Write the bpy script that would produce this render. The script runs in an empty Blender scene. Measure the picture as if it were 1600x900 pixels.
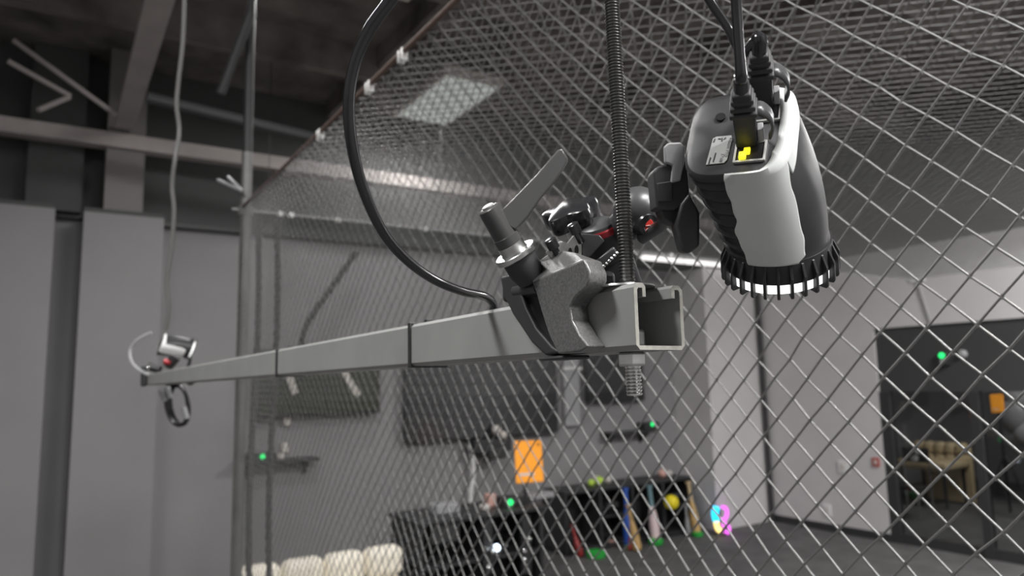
import bpy, bmesh, math, random
from mathutils import Vector, Matrix
random.seed(7)
sc = bpy.context.scene
COL = sc.collection
PI = math.pi
# ------------------------------------------------------------------ camera
F = 1120.0                                   # focal length in pixels of the 1600x900 frame
CAM = Vector((0, 0, 2.15))
def cd(px, py): return Vector(((px-800)/F, (py-450)/F, 1.0))      # right, down, forward
Yc = cd(80, 613).normalized()
Zc = cd(586, -7770).normalized(); Zc = (Zc - Yc*Zc.dot(Yc)).normalized()
Xc = Yc.cross(Zc)
def cv(r, d, f):                             # camera-axes vector -> world vector
    v = Vector((r, d, f)); return Vector((v.dot(Xc), v.dot(Yc), v.dot(Zc)))
RGT, DWN, FWD = cv(1,0,0), cv(0,1,0), cv(0,0,1)
def ray(px, py): d = cd(px, py); return cv(d.x, d.y, d.z)
def at(px, py, dep): return CAM + ray(px, py)*dep
def onX(px, py, X): d = ray(px, py); return CAM + d*(X/d.x)
def onY(px, py, Y): d = ray(px, py); return CAM + d*(Y/d.y)
def onZ(px, py, Z): d = ray(px, py); return CAM + d*((Z-CAM.z)/d.z)
def onP(px, py, P, N): d = ray(px, py); return CAM + d*((P-CAM).dot(N)/d.dot(N))
cam_d = bpy.data.cameras.new('camera'); cam = bpy.data.objects.new('camera', cam_d); COL.objects.link(cam)
m3 = Matrix((RGT, -DWN, -FWD)).transposed()
cam.matrix_world = Matrix.Translation(CAM) @ m3.to_4x4()
cam_d.sensor_width = 36; cam_d.lens = F/1600*36; cam_d.clip_start = 0.02
cam_d.dof.use_dof = True; cam_d.dof.focus_distance = 0.47; cam_d.dof.aperture_fstop = 8.6
sc.camera = cam
# ------------------------------------------------------------------ world, lights, exposure
vs = sc.view_settings
vs.view_transform = 'Standard'; vs.look = 'None'; vs.gamma = 1.0; vs.use_curve_mapping = False; vs.exposure = 0.0
w = bpy.data.worlds.new('world'); sc.world = w; w.use_nodes = True
w.node_tree.nodes['Background'].inputs[0].default_value = (0.5, 0.5, 0.52, 1)
w.node_tree.nodes['Background'].inputs[1].default_value = 0.02
def area(name, loc, target, sx, sy, power, col=(1, .985, .97)):
    l = bpy.data.lights.new(name, 'AREA'); l.shape = 'RECTANGLE'; l.size = sx; l.size_y = sy; l.energy = power; l.color = col
    o = bpy.data.objects.new(name, l); COL.objects.link(o); o.location = loc
    o.rotation_euler = (Vector(target)-Vector(loc)).to_track_quat('-Z', 'Y').to_euler()
    return o
LAMPS = [(-1.7, 1.0, 140, 'lit ceiling panel left of the viewer'), (0.6, -1.7, 270, 'lit ceiling panel just behind the viewer'), (1.5, 4.4, 95, 'lit ceiling panel above the cream sofa'), (7.4, 0.6, 420, 'unseen ceiling panel on the right, added to light the entrance wall'), (1.6, -4.2, 330, 'unseen ceiling panel far behind the viewer, added to light the sensor cover')]  # out of frame; last two added to light the entrance wall and sensor cover
for x_, y_, p_, l_ in LAMPS: area('unseen_panel_lamp', (x_, y_, 5.03), (x_, y_, 0), 1.2, 0.6, p_)
area('troffer_lamp', (3.35, 7.0, 5.02), (3.35, 7.0, 0), 0.5, 1.1, 32)
area('lobby_lamp', (11.5, 4.0, 3.4), (11.6, 4.0, 0), 1.2, 1.2, 90)
# ------------------------------------------------------------------ materials
def mat(name, col, rough=0.6, metal=0.0, var=0.0, scale=8.0, bump=0.0, emit=None, es=0.0, spec=0.5, trans=0.0, aniso=None):
    m = bpy.data.materials.new(name); m.use_nodes = True
    nt = m.node_tree; b = nt.nodes['Principled BSDF']
    b.inputs['Base Color'].default_value = (*col, 1); b.inputs['Roughness'].default_value = rough
    b.inputs['Metallic'].default_value = metal; b.inputs['Specular IOR Level'].default_value = spec
    if trans: b.inputs['Transmission Weight'].default_value = trans
    if emit: b.inputs['Emission Color'].default_value = (*emit, 1); b.inputs['Emission Strength'].default_value = es
    if var or bump:
        tc = nt.nodes.new('ShaderNodeTexCoord'); n = nt.nodes.new('ShaderNodeTexNoise')
        n.inputs['Scale'].default_value = scale; n.inputs['Detail'].default_value = 6
        nt.links.new(tc.outputs['Object'], n.inputs['Vector'])
        if var:
            r = nt.nodes.new('ShaderNodeValToRGB')
            r.color_ramp.elements[0].position = .3; r.color_ramp.elements[1].position = .7
            r.color_ramp.elements[0].color = (*[c*(1-var) for c in col], 1)
            r.color_ramp.elements[1].color = (*[min(1, c*(1+var)) for c in col], 1)
            nt.links.new(n.outputs['Fac'], r.inputs['Fac']); nt.links.new(r.outputs['Color'], b.inputs['Base Color'])
        if bump:
            bp = nt.nodes.new('ShaderNodeBump'); bp.inputs['Strength'].default_value = bump; bp.inputs['Distance'].default_value = 0.01
            nt.links.new(n.outputs['Fac'], bp.inputs['Height']); nt.links.new(bp.outputs['Normal'], b.inputs['Normal'])
    return m
def wall_paint(name, low, high, z):          # two-tone wall: pale paint below a line, dark paint above it
    m = mat(name, low, 0.8); nt = m.node_tree; b = nt.nodes['Principled BSDF']
    g = nt.nodes.new('ShaderNodeNewGeometry'); s = nt.nodes.new('ShaderNodeSeparateXYZ'); nt.links.new(g.outputs['Position'], s.inputs[0])
    c = nt.nodes.new('ShaderNodeMath'); c.operation = 'GREATER_THAN'; c.inputs[1].default_value = z; nt.links.new(s.outputs['Z'], c.inputs[0])
    n = nt.nodes.new('ShaderNodeTexNoise'); n.inputs['Scale'].default_value = 1.3; n.inputs['Detail'].default_value = 5; nt.links.new(g.outputs['Position'], n.inputs['Vector'])
    mx = nt.nodes.new('ShaderNodeMix'); mx.data_type = 'RGBA'; mx.inputs[6].default_value = (*low, 1); mx.inputs[7].default_value = (*high, 1)
    nt.links.new(c.outputs[0], mx.inputs[0])
    hv = nt.nodes.new('ShaderNodeMix'); hv.data_type = 'RGBA'; hv.blend_type = 'MULTIPLY'; hv.inputs[0].default_value = 0.22
    nt.links.new(mx.outputs[2], hv.inputs[6]); nt.links.new(n.outputs['Fac'], hv.inputs[7]); nt.links.new(hv.outputs[2], b.inputs['Base Color'])
    return m
M = dict(
    wall=wall_paint('wall_paint', (.30,.295,.30), (.085,.09,.088), 3.80),
    wall_r=wall_paint('wall_paint_right', (.68,.66,.665), (.11,.11,.11), 3.76),
    upcol=mat('upper_column_paint', (.20,.19,.185), .75), dropc=mat('dull_grey_jacket', (.13,.13,.125), .5),
    floor=mat('rubber_floor', (.10,.098,.098), .75, var=.25, scale=3, bump=.1),
    ceil=mat('sprayed_ceiling', (.17,.155,.145), .9, var=.55, scale=2.2, bump=.5),
    beam=mat('ceiling_beam_paint', (.42,.38,.365), .7, var=.12, scale=3),
    strut=mat('channel_paint', (.30,.305,.295), .5, metal=.0, var=.07, scale=14),
    cut=mat('cut_steel', (.75,.75,.68), .35, metal=.7, var=.15, scale=200),
    zinc=mat('zinc_steel', (.62,.63,.62), .3, metal=1, var=.12, scale=120),
    chrome=mat('chrome', (.8,.8,.8), .12, metal=1),
    blackrod=mat('black_oxide_steel', (.10,.10,.098), .32, metal=.85),
    cast=mat('grey_cast_alloy', (.19,.19,.19), .34, metal=.4, var=.25, scale=600, bump=.06),
    black=mat('black_plastic', (.030,.030,.032), .45, var=.2, scale=60),
    blacksoft=mat('black_rubber', (.036,.036,.038), .55),
    blackgloss=mat('black_gloss_metal', (.02,.02,.022), .22, spec=.7),
    cable=mat('black_cable_jacket', (.018,.018,.02), .16, spec=.7),
    lever=mat('grey_lever_plastic', (.070,.070,.070), .26),
    silver=mat('brushed_aluminium', (.70,.70,.68), .42, metal=.45, var=.1, scale=300),
    dkalloy=mat('dark_grey_alloy', (.085,.087,.09), .35, metal=.3),
    red=mat('red_anodised', (.42,.03,.04), .3, metal=.3),
    redbadge=mat('red_enamel', (.62,.05,.04), .25),
    white=mat('white_paint', (.78,.78,.78), .5),
    shell=mat('pale_grey_shell', (.60,.62,.61), .42, var=.03, scale=30),
    label=mat('sticker_paper', (.46,.47,.46), .5, var=.04, scale=90),
    ink=mat('sticker_ink', (.10,.10,.11), .6),
    ledw=mat('white_led', (1,1,1), .4, emit=(1,1,.98), es=1.5),
    ledy=mat('yellow_port_led', (.9,.9,.05), .4, emit=(1,.86,.03), es=1.1),
    ledg=mat('green_led', (.02,.8,.2), .4, emit=(.03,.95,.22), es=1.2),
    ledb=mat('blue_white_led', (.8,.9,1), .4, emit=(.75,.87,1), es=4),
    net=mat('net_cord', (.27,.27,.268), .46, metal=.82, var=.12, scale=300),
    tv=mat('screen_glass', (.03,.031,.033), .25, spec=.6),
    tvg=mat('screen_glass_green', (.030,.036,.020), .3, spec=.6),
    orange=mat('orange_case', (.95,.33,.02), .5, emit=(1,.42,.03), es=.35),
    cream=mat('cream_leather', (.90,.84,.72), .55, var=.08, scale=14, bump=.15),
    tan=mat('tan_leather', (.62,.50,.30), .55, var=.12, scale=14, bump=.15),
    glass=mat('door_glass', (.60,.61,.61), .02, trans=1.0),
    frame=mat('dark_door_frame', (.035,.035,.036), .5),
    header=mat('dark_header_panel', (.05,.05,.051), .6),
    greyplastic=mat('grey_plastic', (.36,.36,.37), .5),
    steelpost=mat('galvanised_post', (.20,.20,.195), .5, metal=.35, var=.15, scale=9),
    rope=mat('rust_brown_cable', (.13,.085,.07), .7),
    blue=mat('blue_bat', (.03,.11,.50), .4), wood=mat('ash_wood', (.52,.33,.13), .5, var=.2, scale=20),
    lightwood=mat('maple_wood', (.58,.45,.27), .5, var=.15, scale=20), pink=mat('pink_bat', (.72,.56,.58), .4),
    teal=mat('teal_grip', (.16,.27,.30), .6), darkred=mat('dark_red_bat', (.30,.03,.03), .4), greybat=mat('grey_bat', (.25,.25,.26), .4),
    green=mat('green_plastic', (.03,.42,.06), .5), lime=mat('lime_ball', (.55,.80,.10), .7), yellow=mat('yellow_ball', (.90,.74,.02), .55),
    pinkball=mat('pink_ball', (.70,.42,.36), .6), offwhite=mat('off_white', (.62,.58,.54), .6), redplate=mat('red_call_point', (.45,.10,.09), .5),
    cyan=mat('cyan_neon', (0,.6,.9), .4, emit=(.02,.62,1), es=2.0), magenta=mat('magenta_neon', (.8,.1,.8), .4, emit=(.85,.12,.85), es=1.6), ylneon=mat('yellow_neon', (.9,.7,.2), .4, emit=(1,.75,.25), es=1.8),
    strip=mat('strip_lamp', (1,1,1), .4, emit=(1,.97,.95), es=1.0),
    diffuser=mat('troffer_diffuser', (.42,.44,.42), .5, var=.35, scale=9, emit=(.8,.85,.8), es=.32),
)
# ------------------------------------------------------------------ mesh helpers
def frame_of(axis):
    a = Vector(axis).normalized(); h = Vector((0,0,1)) if abs(a.z) < .9 else Vector((1,0,0))
    u = h.cross(a).normalized(); return u, a.cross(u), a
def add_box(bm, c, s, X=Vector((1,0,0)), Y=Vector((0,1,0)), Z=Vector((0,0,1))):
    c = Vector(c); v = [bm.verts.new(c + X*(s[0]/2*i) + Y*(s[1]/2*j) + Z*(s[2]/2*k)) for i in (-1,1) for j in (-1,1) for k in (-1,1)]
    for q in ((0,1,3,2),(4,6,7,5),(0,4,5,1),(2,3,7,6),(0,2,6,4),(1,5,7,3)): bm.faces.new([v[i] for i in q])
def box2(bm, lo, hi):
    lo, hi = Vector(lo), Vector(hi); add_box(bm, (lo+hi)/2, [abs(hi[i]-lo[i]) for i in range(3)])
def smooth_pts(pts, n=8):
    P = [Vector(p) for p in pts]; out = []
    for i in range(len(P)-1):
        p0 = P[max(i-1,0)]; p1 = P[i]; p2 = P[i+1]; p3 = P[min(i+2,len(P)-1)]
        for k in range(n):
            t = k/n; out.append(.5*((2*p1)+(p2-p0)*t+(2*p0-5*p1+4*p2-p3)*t*t+(3*p1-p0-3*p2+p3)*t**3))
    return out+[P[-1]]
def add_tube(bm, pts, r, seg=12, closed=False):
    pts = [Vector(p) for p in pts]; n = len(pts); rr = r if isinstance(r, (list, tuple)) else [r]*n
    u = None; rings = []
    for i in range(n):
        if closed: t = (pts[(i+1) % n]-pts[i-1]).normalized()
        else: t = (pts[min(i+1,n-1)]-pts[max(i-1,0)]).normalized()
        if u is None: u = frame_of(t)[0]
        u = (u-t*u.dot(t)).normalized(); v = t.cross(u)
        rings.append([bm.verts.new(pts[i]+(u*math.cos(2*PI*k/seg)+v*math.sin(2*PI*k/seg))*rr[i]) for k in range(seg)])
    for i in range(n if closed else n-1):
        a, b = rings[i], rings[(i+1) % n]
        for k in range(seg): bm.faces.new((a[k], a[(k+1)%seg], b[(k+1)%seg], b[k]))
    if not closed: bm.faces.new(rings[0][::-1]); bm.faces.new(rings[-1])
def add_lathe(bm, prof, o, axis, seg=32, phase=0.0):      # prof: (radius, height) list
    u, v, a = frame_of(axis); o = Vector(o); rings = []
    for r, h in prof:
        rings.append([bm.verts.new(o+a*h+(u*math.cos(phase+2*PI*k/seg)+v*math.sin(phase+2*PI*k/seg))*r) for k in range(seg)])
    for A, B in zip(rings, rings[1:]):
        for k in range(seg): bm.faces.new((A[k], A[(k+1)%seg], B[(k+1)%seg], B[k]))
    bm.faces.new(rings[0][::-1]); bm.faces.new(rings[-1])
def add_prism(bm, pts, vec):
    a = [bm.verts.new(Vector(p)) for p in pts]; b = [bm.verts.new(Vector(p)+Vector(vec)) for p in pts]; n = len(a)
    bm.faces.new(a[::-1]); bm.faces.new(b)
    for k in range(n): bm.faces.new((a[k], a[(k+1)%n], b[(k+1)%n], b[k]))
def add_ball(bm, c, r, seg=20, sc3=(1,1,1)):
    mm = Matrix.Translation(Vector(c)) @ Matrix.Diagonal((r*sc3[0], r*sc3[1], r*sc3[2], 1))
    bmesh.ops.create_uvsphere(bm, u_segments=seg, v_segments=seg//2, radius=1, matrix=mm)
def BM(): return bmesh.new()
def obj(name, bm, m, parent=None, smooth=35, bevel=0, seg=2):
    bmesh.ops.recalc_face_normals(bm, faces=bm.faces)
    me = bpy.data.meshes.new(name); bm.to_mesh(me); bm.free()
    me.materials.append(M[m] if isinstance(m, str) else m)
    if smooth: me.shade_smooth(); me.set_sharp_from_angle(angle=math.radians(smooth))
    o = bpy.data.objects.new(name, me); COL.objects.link(o)
    if bevel:
        bv = o.modifiers.new('bevel', 'BEVEL'); bv.width = bevel; bv.segments = seg; bv.limit_method = 'ANGLE'; bv.angle_limit = math.radians(35); bv.harden_normals = False
    if parent:
        o.parent = parent
        if parent.type == 'EMPTY': o.matrix_parent_inverse = Matrix.Translation(-parent.location)
    return o
def tag(o, label, cat, group=None):
    o['label'] = label; o['category'] = cat
    if group: o['group'] = group
    return o
def thing(name, label, cat, loc=(0,0,0), group=None):
    o = bpy.data.objects.new(name, None); COL.objects.link(o); o.location = loc; o.empty_display_size = .05
    return tag(o, label, cat, group)
def struct(name, bm, m, label=None, parent=None, bevel=0):
    o = obj(name, bm, m, parent, smooth=0, bevel=bevel)
    if not parent:
        o['kind'] = 'structure'; o['label'] = label or name; o['category'] = name.split('_')[0]
    return o
def text_part(name, body, size, o, X, Y, m, parent, ext=.0001):   # flat lettering, origin o, reading along X, up along Y
    cu = bpy.data.curves.new(name, 'FONT'); cu.body = body; cu.size = size; cu.extrude = 0
    t = bpy.data.objects.new(name, cu); me = bpy.data.meshes.new_from_object(t); bpy.data.objects.remove(t)
    X = X.normalized(); Y = (Y-X*Y.dot(X)).normalized(); Z = X.cross(Y)
    mm = Matrix((X, Y, Z)).transposed().to_4x4(); mm.translation = o
    me.transform(mm); bm = BM(); bm.from_mesh(me); bpy.data.meshes.remove(me)
    return obj(name, bm, m, parent, smooth=0)
# ================================================================== the setting
XR, YB = 9.2, 8.0
bm = BM(); box2(bm, (-4.2,-5.2,-.1), (16,YB+.2,0)); struct('floor', bm, 'floor', 'dark grey rubber floor of the training hall')
bm = BM(); box2(bm, (-4.2,-5.2,5.45), (16,YB+.2,5.6)); ceil = struct('ceiling', bm, 'ceil', 'dark sprayed ceiling deck with painted beams')
bm = BM(); box2(bm, (-4.2,YB,0), (16,YB+.2,5.45)); wb = struct('wall_back', bm, 'wall', 'grey back wall with columns and dark upper band')
bm = BM(); box2(bm, (-4.4,-5.2,0), (-4.2,YB+.2,5.45)); struct('wall_left', bm, 'wall', 'grey wall on the far left side')
bm = BM(); box2(bm, (-4.2,-5.4,0), (16,-5.2,5.45)); struct('wall_front', bm, 'wall', 'grey wall behind the viewer')
DY0, DY1 = 1.6, onX(1368, 560, XR).y       # glazed opening
DZ = onX(1380, 612, XR).z; HZ = onX(1366, 514, XR).z
bm = BM(); box2(bm, (XR,DY1,0), (XR+.15,YB,5.45)); box2(bm, (XR,-5.2,0), (XR+.15,DY0,5.45)); box2(bm, (XR,DY0,HZ), (XR+.15,DY1,5.45))
wr = struct('wall_right', bm, 'wall_r', 'pale grey wall with the glazed entrance')
bm = BM(); box2(bm, (15.8,-5.2,0), (16,YB,5.45)); struct('wall_lobby', bm, 'wall', 'far wall of the room behind the glass doors')
# back-wall columns (children of the wall)
def colx(px, py, Y): return onY(px, py, Y).x
YC = 7.55
bm = BM(); box2(bm, (colx(122,500,YC),YC,0), (colx(250,500,YC),YB,3.84)); struct('column', bm, 'wall', parent=wb)
bm = BM(); box2(bm, (-2.2,YC,0), (colx(76,500,YC),YB,3.84)); struct('column', bm, 'wall', parent=wb)
bm = BM(); box2(bm, (colx(163,300,YC+.05),YC+.05,3.84), (colx(224,300,YC+.05),YB,5.45)); struct('column', bm, 'upcol', parent=wb)
bm = BM(); box2(bm, (colx(40,300,YC+.3),YC+.25,3.84), (colx(128,300,YC+.3),YB,5.45)); struct('column', bm, 'wall', parent=wb)
XB0 = onY(1108, 600, 7.3).x
bm = BM(); box2(bm, (XB0,7.3,0), (XR,YB,3.76)); struct('column', bm, 'wall_r', parent=wb)
# dark tube standing in for the shadow gap in the right corner, ledge line on the back wall
p0, p1 = onX(1236, 828, XR-.05), onX(1204, 470, XR-.05)
bm = BM(); add_tube(bm, [(XR-.06,7.24,0), (XR-.06,7.24,3.74)], .035, 10); o = struct('trim_1', bm, 'frame', 'dark vertical strip drawn as the shade of the right corner gap')
bm = BM(); box2(bm, (-4.2,7.9,3.80), (XB0,YB,3.84)); o = struct('trim_2', bm, 'frame', 'dark ledge line along the back wall')
bm = BM(); box2(bm, (XR-.015,DY1,0), (XR,7.3,.10)); struct('baseboard_right', bm, 'frame', 'dark baseboard under the pale right wall')
# ceiling beams
zb = 4.62
bm = BM(); add_box(bm, (1.5,7.62,4.52), (16,.16,.14)); struct('beam', bm, 'beam', parent=ceil)
xbm = onZ(198, 200, zb).x
bm = BM(); box2(bm, (xbm-.10,-5,zb), (xbm+.065,7.5,zb+.05)); struct('beam', bm, 'beam', parent=ceil)
for y in (1.1, 2.9, 4.7, 6.4):
    bm = BM(); box2(bm, (-4.2,y-.05,5.12), (9.2,y+.05,5.45)); struct('joist', bm, 'ceil', parent=ceil)
for x in (-2.4, 2.6, 5.4):
    bm = BM(); box2(bm, (x-.06,-5,5.25), (x+.06,7.9,5.45)); struct('joist', bm, 'ceil', parent=ceil)
for a, b in (((20,62),(182,180)), ((12,95),(110,150)), ((60,172),(108,152))):
    bm = BM(); add_tube(bm, [onY(a[0],a[1],6.9), onY(b[0],b[1],7.1)], .022, 8); struct('brace', bm, 'beam', parent=ceil)
bm = BM(); add_tube(bm, [onY(230,152,6.4), onY(560,232,6.4)], .05, 10); struct('pipe', bm, 'frame', parent=ceil)
# glazed entrance
mul = [DY1, onX(1530,740,XR).y, 2.9, DY0]
d = struct('door_1', (lambda b: (box2(b,(XR+.03,DY0,DZ),(XR+.10,DY1,HZ)), b)[1])(BM()), 'header', 'glazed entrance doors under a dark header panel')
for i, y in enumerate(mul):
    wd = .07 if i else .13
    bm = BM(); box2(bm, (XR-.0,y-wd,0), (XR+.10,y+ (0 if i == 0 else wd*.4),DZ)); struct('mullion', bm, 'frame', parent=d)
for a, b in zip(mul, mul[1:]):
    bm = BM(); box2(bm, (XR+.05,b,.12), (XR+.062,a-.05,DZ)); struct('pane', bm, 'glass', parent=d)
    bm = BM(); box2(bm, (XR+.02,b,0), (XR+.09,a-.05,.12)); struct('bottom_rail', bm, 'frame', parent=d)
c = onX(1474,560,XR)
sn = thing('door_sensor', 'small black sensor box with a green light on the dark door header', 'sensor', (XR,c.y,c.z))
bm = BM(); add_box(bm, (XR,c.y,c.z-.01), (.06,.14,.15)); obj('housing', bm, 'black', sn, bevel=.01)
bm = BM(); add_lathe(bm, [(.035,0),(.035,.012),(.02,.016)], (XR-.03,c.y,c.z+.035), (-1,0,0), 16); obj('indicator', bm, 'ledg', sn)
bm = BM(); add_lathe(bm, [(.028,0),(.026,.014)], (XR-.03,c.y,c.z-.04), (-1,0,0), 16); obj('lens', bm, 'greyplastic', sn)
c = onX(1503,553,XR)
bm = BM(); add_lathe(bm, [(.05,0),(.048,.03),(.03,.05)], (XR+.03,c.y,c.z), (-1,0,0), 16); tag(obj('motion_detector', bm, 'greyplastic'), 'small round grey detector to the right of the green header light', 'detector')
# wall plates on the right wall
def plate(px, py, wpx, hpx, m, name, label, cat, knob=True):
    c = onX(px, py, XR); s = (c-CAM).dot(FWD)/F
    t = thing(name, label, cat, (XR, c.y, c.z))
    bm = BM(); add_box(bm, (XR-.008, c.y, c.z), (.016, wpx*s, hpx*s)); obj('cover', bm, m, t, bevel=.004)
    bm = BM(); add_box(bm, (XR-.02, c.y, c.z), (.012, wpx*s*.35, hpx*s*.45)); obj('rocker', bm, 'offwhite', t, bevel=.002)
plate(1318, 729, 17, 19, 'white', 'light_switch', 'white square switch plate, the higher one on the pale right wall', 'switch')
plate(1293, 797, 13, 18, 'white', 'wall_outlet', 'white upright outlet plate, the lower one on the pale right wall', 'outlet')
plate(1369, 722, 12, 14, 'redplate', 'fire_call_point', 'small red call point beside the entrance frame', 'alarm')
plate(1433, 431, 24, 20, 'white', 'emergency_light', 'small white box high on the wall above the entrance', 'light')
bm = BM(); c = onX(1433,431,XR); c2 = onX(1455,505,XR); add_tube(bm, [(XR-.015,c.y,c.z-.07), (XR-.015,c2.y,c2.z)], .012, 8); tag(obj('wall_cable', bm, 'greyplastic'), 'thin grey cable from the white box down to the door header', 'cable')
# strip lamp at the top of the right column
z = onY(1080,408,7.2).z
sl = thing('strip_light', 'long white strip light glowing under the dark upper wall by the right column', 'light', (7.6,7.2,z))
bm = BM(); add_box(bm, (onY(1000,414,7.2).x/2+9.0/2,7.2,z+.035), (9.0-onY(1000,414,7.2).x,.12,.06)); obj('housing', bm, 'white', sl)
bm = BM(); add_box(bm, (onY(1000,414,7.2).x/2+9.0/2,7.2,z-.02), (9.0-onY(1000,414,7.2).x-.1,.09,.05)); obj('tube', bm, 'strip', sl, bevel=.015)
for x in (7.75, 8.85): bm = BM(); add_box(bm, (x,7.27,z+.05), (.05,.06,.05)); obj('mounting_bracket', bm, 'white', sl)
# ceiling troffer (prismatic, faint glow, lamp just below)
tz = 5.10
q = [onZ(*p, tz) for p in ((640,179),(705,118),(758,138),(690,194))]
cx = sum(p.x for p in q)/4; cy = sum(p.y for p in q)/4
tr = thing('ceiling_light', 'pale rectangular ceiling light panel seen beyond the net', 'light', (cx,cy,tz))
bm = BM(); add_box(bm, (cx,cy,tz+.05), (.66,1.26,.1)); obj('tray', bm, 'offwhite', tr)
for i in range(4):
    for j in range(8):
        bm = BM(); add_box(bm, (cx-.225+.15*i, cy-.525+.15*j, tz-.008), (.135,.135,.02)); obj('diffuser_cell', bm, 'diffuser', tr, smooth=0, bevel=.006, seg=1)
bm = BM(); add_tube(bm, [(cx,cy,tz+.1),(cx,cy,5.45)], .02, 6); obj('hanger', bm, 'black', tr)
for x, y, _, l_ in LAMPS:
    t = thing('ceiling_light', l_, 'light', (x,y,5.1))
    bm = BM(); box2(bm, (x-.66,y-.36,5.06), (x+.66,y+.36,5.14)); obj('tray', bm, 'offwhite', t)
    bm = BM(); add_tube(bm, [(x,y,5.14),(x,y,5.45)], .02, 6); obj('hanger', bm, 'black', t)
# ================================================================== the net cage
XN, HN = 0.815, CAM.z+0.95
def net(name, label, o, U, V, nu, nv, dl, r, jit, knot=2.1, sag=None, seg=4):
    o, U, V = Vector(o), Vector(U), Vector(V); N = U.cross(V)
    rnd = random.Random(3); P = {}
    for i in range(nu+1):
        for j in range(nv+1):
            if (i+j) % 2 == 0:
                p = o+U*(i*dl+rnd.uniform(-jit,jit))+V*(j*dl+rnd.uniform(-jit,jit))+N*rnd.uniform(-jit,jit)
                if sag: p += sag(i*dl, j*dl)
                P[i,j] = p
    vs_, fs = [], []
    for (i,j), p in P.items():
        for dj in (1,-1):
            e = P.get((i+1,j+dj))
            if e is None: continue
            t = (e-p).normalized(); b = N.cross(t); k0 = len(vs_); off = N*(r*.5*dj)
            for q in (p, e):
                for k in range(seg):
                    a = 2*PI*k/seg; vs_.append(q+off+(N*math.cos(a)+b*math.sin(a))*r)
            for k in range(seg): fs.append((k0+k, k0+(k+1)%seg, k0+seg+(k+1)%seg, k0+seg+k))
        if knot:
            k0 = len(vs_); s = r*knot
            vs_ += [p+N*s, p-N*s, p+U*s, p-U*s, p+V*s*1.15, p-V*s*1.15]
            for a in (0,1):
                for b, c_ in ((2,4),(4,3),(3,5),(5,2)): fs.append((k0+a, k0+b, k0+c_))
    me = bpy.data.meshes.new(name); me.from_pydata(vs_, [], fs); me.materials.append(M['net']); me.shade_smooth()
    ob = bpy.data.objects.new(name, me); COL.objects.link(ob); return tag(ob, label, 'net', 'nets of the batting cage')
DL, DL2 = .0258, .0325
YE = 3.95
nyy = int((YE+.25)/DL); nzz = int(HN/DL)
net('safety_net', 'dark diamond mesh net hanging as a wall behind the channel and sensor', (XN, YE-nyy*DL, HN-nzz*DL), (0,1,0), (0,0,1), nyy, nzz, DL, .00138, .0011,
    sag=lambda u, v: Vector((.018*math.sin(u*2.1+.6)*math.sin(v*1.7)+.006*math.sin(u*7+v*3), 0, 0)), seg=6)
net('safety_net', 'dark mesh net stretched overhead as the roof of the cage', (XN, YE-int(4.3/DL2)*DL2, HN), (1,0,0), (0,1,0), int(6.6/DL2), int(4.3/DL2), DL2, .00175, .0009,
    sag=lambda u, v: Vector((0, 0, -.05*math.sin(u*.47)*math.sin(v*.73)+.004*math.sin(u*3)*math.sin(v*2.3))))
x0 = 1.6
net('safety_net', 'fine distant net hanging in front of the wall of screens', (x0, 7.05, 2.0), (1,0,0), (0,0,1), int((7.5-x0)/.032), int(1.75/.032), .032, .0017, .001, knot=0, seg=3)
fn = COL.objects[-1]
for x in (1.7, 3.6, 5.5, 7.4):
    bm = BM(); add_tube(bm, [(x,7.05,3.7),(x,7.05,5.45)], .004, 6); obj('hanger', bm, 'frame', fn)
# support cables of the cage
cb = thing('net_cable', 'rusty brown support cable with bright clips along the top edge of the net', 'cable', (XN,YE,HN))
bm = BM(); add_tube(bm, [(XN,-.6,HN+.012),(XN,YE,HN+.012)], .008, 8); obj('rope', bm, 'rope', cb)
for px, py in ((748,8),(629,118),(577,161),(500,221)):
    d_ = ray(px,py); y = CAM.y+d_.y*(XN/d_.x); bm = BM(); add_box(bm, (XN,y-.012,HN), (.022,.008,.04)); add_box(bm, (XN,y+.012,HN), (.022,.008,.04)); obj('clip', bm, 'silver', cb, bevel=.003)
cb = thing('net_cable', 'thin pale cable running from the steel post along the far end of the cage', 'cable', (XN,YE,HN))
bm = BM(); add_tube(bm, [(XN-.05,YE,HN+.0),(7.4,YE,HN+.0)], .006, 8); obj('rope', bm, 'greyplastic', cb)
for x in (1.02,1.08,1.35,1.9,2.5,3.2,4.0): bm = BM(); add_box(bm, (x,YE,HN), (.03,.02,.028)); obj('clip', bm, 'silver', cb, bevel=.003)
XP = onY(377,600,YE).x
pt = thing('net_post', 'tall galvanised steel post at the far end of the net', 'post', (XP,YE,0))
bm = BM(); add_lathe(bm, [(.029,.01),(.029,3.42)], (XP,YE,0), (0,0,1), 16); obj('pole', bm, 'steelpost', pt)
bm = BM(); add_lathe(bm, [(.026,3.40),(.026,5.1)], (XP,YE,0), (0,0,1), 16); obj('shaded_pole', bm, 'frame', pt)  # dark colour stands for the shade on the upper part of the post
bm = BM(); add_lathe(bm, [(.09,0),(.09,.012),(.05,.02)], (XP,YE,0), (0,0,1), 16); obj('base_plate', bm, 'steelpost', pt)
bm = BM(); add_tube(bm, [at(345,146,3.9), at(392,20,3.9)], .026, 10); obj('brace', bm, 'frame', pt)
bm = BM(); add_lathe(bm, [(.040,0),(.040,.05)], (XP,YE,HN-.03), (0,0,1), 16); obj('collar', bm, 'steelpost', pt)
for a in ((340,281),(356,276)): bm = BM(); add_tube(bm, [at(a[0],a[1],3.85), at(378,298,3.8)], .008, 8); obj('tie_tail', bm, 'greyplastic', pt)
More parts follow.
